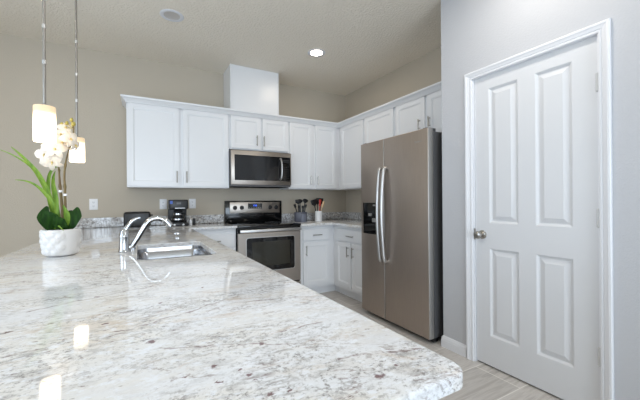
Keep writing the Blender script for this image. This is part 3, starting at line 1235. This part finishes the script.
def pendant(x, y, zb, hgt, r, label):
    t = thing('pendant_light', label, 'pendant light', (x, y, zb), 'pendant lights over the peninsula')
    bm = bmesh.new()
    lathe(bm, [(r * .97, 0), (r, .003), (r, hgt - .004), (r * .96, hgt), (.012, hgt), (.012, hgt - .003), (r - .005, hgt - .006), (r - .005, .003), (r * .97, 0)], (x, y, zb), (0, 0, 1), 40)
    obj('lamp_shade', bm, PG, t)
    bm = bmesh.new()
    lathe(bm, [(0, hgt + .001), (.016, hgt + .001), (.018, hgt + .002), (.018, hgt + .006), (.006, hgt + .012), (.006, H - zb - .03)], (x, y, zb), (0, 0, 1), 16)
    obj('rod', bm, RODM, t)
    for z in (2.16, 1.96, 1.80):
        bm = bmesh.new()
        lathe(bm, [(.0058, -.010), (.0082, -.008), (.0082, .008), (.0058, .010)], (x, y, z), (0, 0, 1), 14)
        obj('coupling', bm, BAR, t)
    bm = bmesh.new()
    lathe(bm, [(0, -.03), (.02, -.03), (.055, -.018), (.064, -.004), (.064, 0), (0, 0)], (x, y, H - .0005), (0, 0, 1), 28)
    obj('canopy', bm, NICKEL, t)
    bm = bmesh.new()
    lathe(bm, [(0, .035), (.020, .045), (.027, .065), (.022, .095), (.013, .115), (.013, hgt - .01), (0, hgt - .01)], (x, y, zb), (0, 0, 1), 16)
    obj('bulb', bm, EMB, t)


pendant(-3.131, -2.280, 1.446, .157, .0395, 'pendant light with glowing cylinder shade, the nearer of the two, left of the flowers')
pendant(-3.098, -1.680, 1.424, .148, .0385, 'pendant light with glowing cylinder shade, the farther one, partly hidden by the flowers')


# ------------------------------------------------------------------ wall outlets
def outlet(x, z, label, toggle=False):
    t = thing('wall_outlet', label, 'outlet', (x, 0, z), 'wall plates on the back wall')
    bm = bmesh.new()
    add_box(bm, x - .037, x + .037, -.006, -.0005, z - .058, z + .058, .002, 2)
    p = obj('cover_plate', bm, OUTLET, t)
    for dz in (-.020, .020):
        bm = bmesh.new()
        rr_plate(bm, x - .014, x + .014, z + dz - .014, z + dz + .014, .008, -.0075, -.006)
        q = obj('socket', bm, OUTLET, t)
        bm = bmesh.new()
        add_box(bm, x - .007, x - .0045, -.0079, -.0074, z + dz - .003, z + dz + .007)
        add_box(bm, x + .0045, x + .007, -.0079, -.0074, z + dz - .003, z + dz + .007)
        add_box(bm, x - .002, x + .002, -.0079, -.0074, z + dz - .009, z + dz - .005)
        obj('socket_slots', bm, SLOT, q)


outlet(-3.192, 1.158, 'white outlet plate on the bare wall right of the potted orchid')
outlet(-2.532, 1.152, 'white outlet plate just left of the coffee maker')
outlet(-2.215, 1.155, 'white outlet plate just right of the coffee maker')

# ------------------------------------------------------------------ toaster
TX0, TX1, TY0, TY1 = -2.912, -2.668, -.34, -.17
t = thing('toaster', 'low black toaster on the worktop behind the faucet', 'toaster', ((TX0 + TX1) / 2, -.255, .914))
bm = bmesh.new()
add_box(bm, TX0, TX1, TY0, TY1, .920, 1.076, .022, 4)
b_ = obj('shell', bm, BLKP, t)
bm = bmesh.new()
for y in (-.295, -.225):
    add_box(bm, TX0 + .035, TX1 - .035, y - .012, y + .012, 1.0755, 1.0775)
obj('bread_slot', bm, SLOT, b_)
bm = bmesh.new()
add_box(bm, TX1, TX1 + .022, -.275, -.235, 1.03, 1.045, .004, 2)
obj('lever', bm, BLKP, t)
bm = bmesh.new()
lathe(bm, [(0, 0), (.014, 0), (.012, .012), (0, .013)], (TX1 + .0005, -.255, .965), (1, 0, 0), 14)
obj('dial', bm, NICKEL, t)
for x in (TX0 + .03, TX1 - .03):
    for y in (TY0 + .03, TY1 - .03):
        bm = bmesh.new()
        lathe(bm, [(0, .0005), (.01, .0005), (.01, .007), (0, .007)], (x, y, .914), (0, 0, 1), 10)
        obj('foot', bm, BLKP, t)

# ------------------------------------------------------------------ coffee maker
CX0, CX1 = -2.494, -2.304
cxm = (CX0 + CX1) / 2
t = thing('coffee_maker', 'black drip coffee maker with a glass carafe, between two wall outlets', 'coffee maker', (cxm, -.25, .914))
bm = bmesh.new()
add_box(bm, CX0, CX1, -.36, -.12, .9145, .945, .008, 2)
add_box(bm, CX0, CX1, -.20, -.12, .940, 1.19, .008, 2)
add_box(bm, CX0, CX1, -.345, -.12, 1.095, 1.200, .012, 3)
obj('housing', bm, BLKP, t)
bm = bmesh.new()
lathe(bm, [(0, 0), (.050, 0), (.038, .024), (.030, .030), (0, .030)], (cxm, -.275, 1.066), (0, 0, 1), 24)
obj('filter_basket', bm, BLKP, t)
bm = bmesh.new()
lathe(bm, [(0, 0), (.068, 0), (.068, .004), (0, .004)], (cxm, -.275, .9455), (0, 0, 1), 28)
obj('warming_plate', bm, GREYP, t)
CG = new_mat('carafe_glass', srgb(60, 62, 66), 0.04)
bsdf(CG).inputs['Transmission Weight'].default_value = 0.75
bsdf(CG).inputs['IOR'].default_value = 1.45
bm = bmesh.new()
lathe(bm, [(0, 0), (.055, 0), (.066, .012), (.070, .040), (.060, .072), (.047, .090), (.047, .104), (.044, .104), (.044, .090), (.056, .071), (.066, .040), (.062, .014), (.053, .004), (0, .004)], (cxm, -.275, .950), (0, 0, 1), 32)
cf = obj('carafe', bm, CG, t)
bm = bmesh.new()
lathe(bm, [(.0475, .084), (.0505, .086), (.0505, .100), (.0475, .102)], (cxm, -.275, .950), (0, 0, 1), 28)
lathe(bm, [(.0665, .030), (.0712, .032), (.0712, .044), (.0690, .046)], (cxm, -.275, .950), (0, 0, 1), 28)
obj('metal_band', bm, CHROME, cf)
bm = bmesh.new()
tube(bm, smoothpath([(cxm + .045, -.305, 1.045), (cxm + .062, -.345, 1.040), (cxm + .064, -.352, 1.01), (cxm + .055, -.338, .975)], 5), .007, 10)
obj('carafe_handle', bm, BLKP, cf)
bm = bmesh.new()
add_box(bm, CX0 + .055, CX1 - .035, -.3475, -.3445, 1.105, 1.112, .001, 1)
obj('trim_strip', bm, BAR, t)
bm = bmesh.new()
add_box(bm, cxm - .022, cxm + .022, -.3465, -.3445, 1.150, 1.172, .0005, 1)
obj('control_button', bm, GREYP, t)
bm = bmesh.new()
add_box(bm, CX0 + .008, CX0 + .034, -.3465, -.3445, 1.155, 1.188, .0005, 1)
obj('sticker', bm, new_mat('blue_sticker', srgb(70, 100, 180), .5), t)
bm = bmesh.new()
for x in (cxm - .045, cxm + .045):
    lathe(bm, [(0, 0), (.012, 0), (.011, .004), (0, .005)], (x, -.3605, .930), (0, -1, 0), 12)
obj('switch', bm, LGREY, t)

# ------------------------------------------------------------------ shakers
for x, m_, lb in ((-2.268, OUTLET, 'white salt shaker on the worktop right of the coffee maker'), (-2.232, BLKP, 'black pepper shaker on the worktop beside the white one')):
    nm = 'salt_shaker' if m_ is OUTLET else 'pepper_shaker'
    t = thing(nm, lb, 'shaker', (x, -.25, .914))
    bm = bmesh.new()
    lathe(bm, [(0, .0005), (.014, .0005), (.015, .003), (.014, .055), (0, .055)], (x, -.25, .914), (0, 0, 1), 20)
    obj('body', bm, m_, t)
    bm = bmesh.new()
    lathe(bm, [(0, .0552), (.0145, .0552), (.0145, .068), (.010, .075), (0, .076)], (x, -.25, .914), (0, 0, 1), 20)
    obj('cap', bm, m_ if m_ is BLKP else BAR, t)

# ------------------------------------------------------------------ utensil crocks
SLATE = new_mat('slate_grey_ceramic', srgb(84, 86, 98), 0.4)
SLATE2 = new_mat('lighter_slate_face', srgb(108, 111, 124), 0.4)
CROCKW = new_mat('white_glazed_ceramic', srgb(240, 240, 240), 0.15)
REDP = new_mat('red_silicone', srgb(190, 50, 40), 0.4)
WOOD = new_mat('pale_wood', srgb(214, 184, 146), 0.6)
BX, BY = -.918, -.30
KZ = .901
t = thing('knife_holder', 'slate grey oval holder on the corner worktop, nearer the range', 'knife block', (BX, BY, KZ))
bm = bmesh.new()
lathe(bm, [(0, .0005), (.084, .0005), (.087, .006), (.090, .124), (.088, .128), (.082, .128), (.080, .10), (0, .10)], (BX, BY, KZ), (0, 0, 1), 32, 1, .75)
hb = obj('holder_body', bm, SLATE, t)
bm = bmesh.new()
lathe(bm, [(0, .0005), (.034, .0005), (.036, .004), (.037, .104), (.034, .107), (0, .107)], (BX + .010, BY - .068, KZ), (0, 0, 1), 20, 1, .4)
tag_ = obj('front_pocket', bm, SLATE2, t)


def utensil(kind, label, base, top, mat, head, group, r=.006):
    """one utensil: shaft and head, leaning from base to top"""
    t = thing(kind, label, 'utensil', base, group)
    b_, tp = Vector(base), Vector(top)
    ax = (tp - b_).normalized()
    L = (tp - b_).length
    bm = bmesh.new()
    tube(bm, [b_, b_ + ax * (L * .62), b_ + ax * (L * .72)], [r, r, r * .8], 10)
    obj('shaft', bm, mat, t)
    bm = bmesh.new()
    u = ax.cross(Vector((0, 1, 0))).normalized()
    v = ax.cross(u).normalized()
    s = L * .68
    hl = L - s
    ring0 = None
    prof = {'spoon': [(0, .12), (.15, .3), (.4, .85), (.65, 1.0), (.85, .8), (.97, .4), (1, .05)],
            'turner': [(0, .12), (.12, .3), (.3, .75), (.4, .9), (.95, 1.0), (1, .92)],
            'knife': [(0, .5), (.1, .62), (.5, .55), (.85, .7), (1, .5)]}[head]
    wd = {'spoon': .042, 'turner': .042, 'knife': .026}[head]
    prev = None
    for q, wf in prof:
        c = b_ + ax * (s + hl * q)
        th = .004 if head != 'knife' else .010
        ring = [bm.verts.new(c + u * (wd * wf * math.cos(a_)) + v * (th * math.sin(a_) + (.006 * math.sin(q * 3.14) if head == 'spoon' else 0))) for a_ in [2 * math.pi * k / 12 for k in range(12)]]
        if prev:
            for k in range(12):
                bm.faces.new((prev[k], prev[(k + 1) % 12], ring[(k + 1) % 12], ring[k]))
        else:
            bm.faces.new(ring[::-1])
        prev = ring
    bm.faces.new(prev)
    obj('head', bm, mat, t)
    return t


G1, G2 = 'black handled tools in the slate holder', 'utensils in the white crock'
kz0 = 1.002
utensil('kitchen_knife', 'black knife handle leaning out at the left side of the slate holder', (BX - .045, BY, kz0), (BX - .098, BY - .02, 1.135), BLKP, 'knife', G1, .007)
utensil('kitchen_shears', 'tall black handle standing at the upper left of the slate holder', (BX - .022, BY + .01, kz0), (BX - .040, BY, 1.195), BLKP, 'turner', G1, .007)
utensil('serving_spoon', 'black spoon just right of the tall black handle in the slate holder', (BX - .006, BY - .015, kz0), (BX - .015, BY, 1.20), BLKP, 'spoon', G1, .007)
utensil('sharpening_steel', 'short black handle low in the middle of the slate holder', (BX + .015, BY - .02, kz0), (BX + .015, BY - .03, 1.115), BLKP, 'knife', G1, .008)
utensil('slotted_spoon', 'black spoon with a broad bowl at the upper right of the slate holder', (BX + .035, BY, kz0), (BX + .072, BY, 1.205), BLKP, 'spoon', G1, .007)
utensil('steak_knife', 'short black knife handle at the right of the slate holder', (BX + .05, BY - .005, kz0), (BX + .068, BY - .02, 1.13), BLKP, 'knife', G1, .007)
utensil('paring_knife', 'short black knife handle at the left centre of the slate holder', (BX - .02, BY - .02, kz0), (BX - .032, BY - .03, 1.12), BLKP, 'knife', G1, .007)

WXc, WYc = -.648, -.30
t = thing('utensil_crock', 'small white ceramic crock full of cooking utensils on the corner worktop', 'crock', (WXc, WYc, KZ))
bm = bmesh.new()
lathe(bm, [(0, .0005), (.044, .0005), (.048, .004), (.049, .128), (.051, .134), (.048, .138), (.044, .134), (.044, .012), (0, .010)], (WXc, WYc, KZ), (0, 0, 1), 32)
obj('crock_body', bm, CROCKW, t)
cz0 = .913
utensil('slotted_turner', 'black slotted turner leaning left in the white crock', (WXc - .008, WYc, cz0), (WXc - .085, WYc, 1.190), BLKP, 'turner', G2)
utensil('ladle', 'black ladle standing left of centre in the white crock', (WXc - .018, WYc + .015, cz0), (WXc - .060, WYc + .02, 1.185), BLKP, 'spoon', G2)
utensil('pasta_spoon', 'tall black pasta spoon standing at the back of the white crock', (WXc - .002, WYc + .026, cz0), (WXc + .012, WYc + .050, 1.215), BLKP, 'spoon', G2)
utensil('serving_fork', 'tall black turner at the right back of the white crock', (WXc + .022, WYc + .012, cz0), (WXc + .048, WYc + .022, 1.212), BLKP, 'turner', G2)
utensil('spatula', 'red silicone spatula in the white crock', (WXc + .0, WYc - .006, cz0), (WXc + .022, WYc - .010, 1.195), REDP, 'knife', G2)
utensil('wooden_spoon', 'pale wooden spoon leaning right out of the white crock', (WXc - .018, WYc - .024, cz0 + .004), (WXc + .070, WYc - .026, 1.17), WOOD, 'knife', G2)

# ------------------------------------------------------------------ potted orchid
PC = Vector((-3.108, -2.100, .914))
t = thing('potted_orchid', 'artificial white orchid in a textured white ceramic bowl on the peninsula', 'potted plant', PC)
bm = bmesh.new()
seg, prof = 72, [(.048, 0), (.056, .002), (.063, .008), (.068, .022), (.072, .045), (.075, .075), (.077, .105), (.0775, .124), (.0765, .129)]
# rosette relief pushed out of the wall of the bowl
centres = [(2 * math.pi * (i + (.5 if j % 2 else 0)) / 11, .020 + j * .027) for j in range(5) for i in range(9)]
rows = []
NR = 40
for a in range(NR + 1):
    z = .129 * a / NR
    for (r0, z0), (r1, z1) in zip(prof, prof[1:]):
        if z0 <= z <= z1 + 1e-9:
            rr = r0 + (r1 - r0) * (z - z0) / (z1 - z0)
            break
    row = []
    for k in range(seg * 2):
        th = 2 * math.pi * k / (seg * 2)
        best = 9
        for ca, cz in centres:
            da = (th - ca + math.pi) % (2 * math.pi) - math.pi
            d_ = math.hypot(da * rr, z - cz)
            if d_ < best:
                best, ang = d_, math.atan2(z - cz, da * rr)
        swirl = .5 + .5 * math.cos(ang * 2 + best * 520)
        rel = .0055 * max(0, 1 - (best / .022) ** 2) + .0022 * swirl * max(0, 1 - best / .024)
        fade = min(1, z / .012, (.129 - z) / .008)
        r_ = rr + rel * max(0, fade)
        row.append(bm.verts.new(PC + Vector((r_ * math.cos(th), r_ * math.sin(th), z + .0005))))
    rows.append(row)
M_ = seg * 2
for a, b in zip(rows, rows[1:]):
    for k in range(M_):
        bm.faces.new((a[k], a[(k + 1) % M_], b[(k + 1) % M_], b[k]))
bm.faces.new(rows[0][::-1])
prev = rows[-1]
for r_, z in ((.073, .131), (.069, .128), (.067, .105)):
    cur = [bm.verts.new(PC + Vector((r_ * math.cos(2 * math.pi * k / M_), r_ * math.sin(2 * math.pi * k / M_), z))) for k in range(M_)]
    for k in range(M_):
        bm.faces.new((prev[k], prev[(k + 1) % M_], cur[(k + 1) % M_], cur[k]))
    prev = cur
bm.faces.new(prev)
POT = new_mat('textured_white_ceramic', srgb(222, 219, 216), 0.35)
obj('flower_pot', bm, POT, t, sharp=50)
MOSS = new_mat('dark_potting_moss', srgb(60, 50, 36), .95)
bm = bmesh.new()
rings = []
for i in range(7):
    r_ = .0675 * i / 6
    if i == 0:
        rings.append([bm.verts.new(PC + Vector((0, 0, .128)))])
    else:
        rings.append([bm.verts.new(PC + Vector((r_ * math.cos(2 * math.pi * k / 28), r_ * math.sin(2 * math.pi * k / 28), .128 - .012 * (i / 6) ** 2 + .006 * noise.noise(Vector((i, k * .9, 3)))))) for k in range(28)])
for a, b in zip(rings, rings[1:]):
    for k in range(28):
        if len(a) == 1:
            bm.faces.new((a[0], b[k], b[(k + 1) % 28]))
        else:
            bm.faces.new((a[k], a[(k + 1) % 28], b[(k + 1) % 28], b[k]))
obj('potting_moss', bm, MOSS, t)


def leafmat(name, c0, c1, rough=.4):
    m = new_mat(name, c0, rough)
    n = noise_tex(m, pos(m, (30, 30, 4)), 3, 3)
    lk(m, ramp(m, n.outputs['Fac'], [(0.3, c0), (0.7, c1)]), bsdf(m).inputs['Base Color'])
    return m


LEAF_D = leafmat('dark_green_leaf', srgb(16, 46, 10), srgb(40, 78, 20), .6)
bsdf(LEAF_D).inputs['Specular IOR Level'].default_value = .2
LEAF_L = leafmat('bright_green_blade', srgb(84, 124, 28), srgb(128, 160, 50), .55)
STEMM = leafmat('brown_green_stem', srgb(98, 78, 50), srgb(128, 112, 66), .6)
PETAL = new_mat('cream_petal', srgb(236, 224, 208), .5)
bsdf(PETAL).inputs['Subsurface Weight'].default_value = .15
bsdf(PETAL).inputs['Subsurface Radius'].default_value = (.01, .008, .005)
LIP = new_mat('golden_orchid_lip', srgb(205, 178, 110), .5)
BUDM = leafmat('green_gold_bud', srgb(150, 130, 50), srgb(190, 175, 90), .5)


def blade(bm, pts, widths, up=Vector((0.25, -0.97, 0.1)), fold=.35, n=6, thick=.0008):
    p = smoothpath(pts, n)
    m_ = len(p)
    prev = None
    for i, c in enumerate(p):
        q = i / (m_ - 1) * (len(widths) - 1)
        a = int(min(q, len(widths) - 2))
        wd = widths[a] + (widths[a + 1] - widths[a]) * (q - a)
        d = (p[min(i + 1, m_ - 1)] - p[max(i - 1, 0)]).normalized()
        s = d.cross(up).normalized()
        nn = s.cross(d).normalized()
        row = []
        for k, f in enumerate((-1, -.5, 0, .5, 1)):
            off = s * (wd * f) + nn * (abs(f) * wd * fold)
            row.append(bm.verts.new(PC + c + off))
        back = [bm.verts.new(v_.co - nn * thick) for v_ in row]
        loop = row + back[::-1]
        if prev:
            for k in range(len(loop)):
                bm.faces.new((prev[k], prev[(k + 1) % len(loop)], loop[(k + 1) % len(loop)], loop[k]))
        else:
            bm.faces.new(loop[::-1])
        prev = loop
    bm.faces.new(prev)


BL = [
    ([(.002, 0, .112), (-.023, -.009, .21), (-.045, -.031, .314), (-.074, -.049, .394), (-.101, -.057, .439), (-.135, -.061, .484), (-.165, -.068, .517)], [.007, .010, .011, .010, .008, .005, .001]),
    ([(-.006, .006, .112), (-.041, .047, .25), (-.09, .097, .378), (-.158, .158, .458), (-.237, .225, .514), (-.30, .283, .544)], [.005, .006, .006, .004, .003, .001]),
    ([(-.010, .004, .112), (-.023, -.033, .245), (-.051, -.039, .304), (-.087, -.042, .346), (-.122, -.046, .364), (-.157, -.049, .368)], [.006, .009, .008, .005, .003, .001]),
    ([(-.004, .008, .112), (-.046, .049, .235), (-.056, .043, .326), (-.049, .028, .395), (-.031, .018, .43), (0, .001, .45)], [.006, .009, .009, .007, .005, .001]),
    ([(0, .002, .112), (-.019, .011, .25), (-.031, .018, .335), (-.036, .044, .387), (-.029, .051, .423)], [.007, .010, .009, .006, .001]),
    ([(.010, -.003, .112), (.030, -.050, .167), (.034, -.070, .207), (.022, -.075, .25)], [.007, .013, .012, .001]),
    ([(-.008, -.01, .112), (-.012, -.03, .19), (-.010, -.03, .28), (-.022, -.02, .37)], [.006, .009, .007, .001]),
    ([(-.03, -.02, .112), (.0, -.075, .150), (.025, -.088, .128)], [.003, .004, .001]),
]
for pts, wd in BL:
    bm = bmesh.new()
    blade(bm, pts, wd)
    obj('blade_leaf', bm, LEAF_L, t, sharp=70)
PD = [
    ([(-.005, -.01, .112), (-.045, -.035, .150), (-.072, -.040, .195), (-.060, -.030, .245)], [.008, .030, .034, .004], .15),
    ([(.0, -.02, .112), (-.02, -.055, .150), (-.040, -.075, .190), (-.058, -.080, .222)], [.010, .042, .040, .006], .12),
    ([(.02, -.01, .112), (.050, -.030, .150), (.076, -.025, .200), (.085, -.015, .238)], [.008, .028, .032, .004], .12),
    ([(.0, .0, .112), (.01, .04, .150), (.03, .07, .200), (.04, .08, .22)], [.010, .028, .028, .004], .12),
    ([(.004, -.03, .112), (.016, -.062, .14), (.004, -.082, .172), (-.014, -.09, .196)], [.008, .028, .030, .005], .12),
]
for pts, wd, fo in PD:
    bm = bmesh.new()
    blade(bm, [(a * .80 + .002, b, c) for a, b, c in pts], [x * .82 for x in wd], fold=fo, thick=.0016, n=8)
    obj('broad_leaf', bm, LEAF_D, t, sharp=70)
for pts, rad in (([(.015, -.008, .11), (.007, -.003, .225), (-.001, .001, .325), (-.005, .003, .395), (-.009, .006, .44), (-.03, .0, .49)], [.0058, .0055, .0045, .0035, .0028, .002]),
                 ([(.024, -.013, .11), (.02, -.011, .224), (.019, -.01, .325), (.017, -.009, .4), (.026, -.014, .475), (.044, -.024, .545), (.058, -.032, .605), (.054, -.029, .665)], [.0055, .0052, .0042, .0038, .003, .0028, .0022, .0018])):
    bm = bmesh.new()
    p = smoothpath(pts, 5)
    rr = []
    for i in range(len(p)):
        q = i / (len(p) - 1) * (len(rad) - 1)
        a = int(min(q, len(rad) - 2))
        rr.append(rad[a] + (rad[a + 1] - rad[a]) * (q - a) + (.0018 if i % 7 == 4 else 0))
    tube(bm, [PC + v for v in p], [x * 1.25 for x in rr], 8)
    obj('flower_stem', bm, STEMM, t, sharp=70)


for cx_, cy_, cz_ in ((0, .001, .318), (.020, -.010, .300)):
    bm = bmesh.new()
    lathe(bm, [(.004, -.006), (.008, -.005), (.008, .005), (.004, .006)], PC + Vector((cx_, cy_, cz_)), (0, 0, 1), 10)
    obj('stem_clip', bm, OUTLET, t)


def blossom(c, facing, size, spin):
    c = PC + Vector(c)
    size *= 1.18
    f = Vector(facing).normalized()
    u = f.cross(Vector((0, 0, 1))).normalized()
    v = u.cross(f).normalized()
    bm = bmesh.new()
    for k in range(5):
        a = spin + 2 * math.pi * k / 5
        wide = (.40 if k in (1, 4) else .24) * size
        L = size * (1.0 if k in (1, 4) else .92)
        d = u * math.sin(a) + v * math.cos(a)
        s = f.cross(d)
        prev = None
        for i in range(7):
            q = i / 6
            wv = wide * math.sin(math.pi * min(1, .08 + q * .92)) ** .7 * (1 if i < 6 else .2)
            cc = c + d * (L * q) + f * (size * (.10 * math.sin(q * 3) - .22 * q * q))
            row = [bm.verts.new(cc + s * (wv * g_) + f * (-.10 * abs(g_) * wv)) for g_ in (-1, -.5, 0, .5, 1)]
            row2 = [bm.verts.new(x.co - f * .0006) for x in row]
            loop = row + row2[::-1]
            if prev:
                for j in range(len(loop)):
                    bm.faces.new((prev[j], prev[(j + 1) % len(loop)], loop[(j + 1) % len(loop)], loop[j]))
            else:
                bm.faces.new(loop[::-1])
            prev = loop
        bm.faces.new(prev)
    o = obj('blossom', bm, PETAL, t, sharp=70)
    bm = bmesh.new()
    lathe(bm, [(0, -.002), (.004, .0), (.005, .004), (.003, .008), (0, .009)], c, tuple(f), 10)
    tube(bm, [c + f * .004, c + f * .010 - v * .006, c + f * .009 - v * .011], [.003, .0025, .001], 8)
    obj('blossom_lip', bm, LIP, o, sharp=70)


toc = Vector((.30, -1.0, .08))
for i, (c, fx, sz, spn) in enumerate((
        ((-.058, -.010, .496), (-.35, -.9, -.05), .046, .2), ((-.012, -.050, .520), (.2, -1, .15), .047, .0), ((-.026, -.031, .458), (.0, -1, -.45), .045, .5),
        ((.012, -.030, .556), (.5, -.9, .2), .045, .3), ((.006, -.012, .600), (-.2, -1, .1), .038, .1), ((.050, -.060, .572), (.7, -.8, .1), .040, .4),
        ((.026, -.020, .632), (.35, -.9, .35), .032, .2), ((-.040, .020, .478), (-.9, -.3, -.2), .040, .3), ((.066, -.045, .545), (.95, -.5, -.2), .034, .0))):
    blossom(c, fx, sz, spn)
for c, s_ in (((.008, -.012, .648), .009), ((.050, -.029, .672), .008), ((.058, -.035, .650), .010), ((.030, -.02, .655), .008)):
    bm = bmesh.new()
    lathe(bm, [(0, -1.3 * s_), (s_ * .7, -.8 * s_), (s_, 0), (s_ * .6, s_), (0, 1.5 * s_)], PC + Vector(c), (.3, -.3, 1), 10)
    tube(bm, [PC + Vector(c), PC + Vector((.050, -.028, c[2] - .02))], .0015, 6)
    obj('flower_bud', bm, BUDM, t, sharp=70)
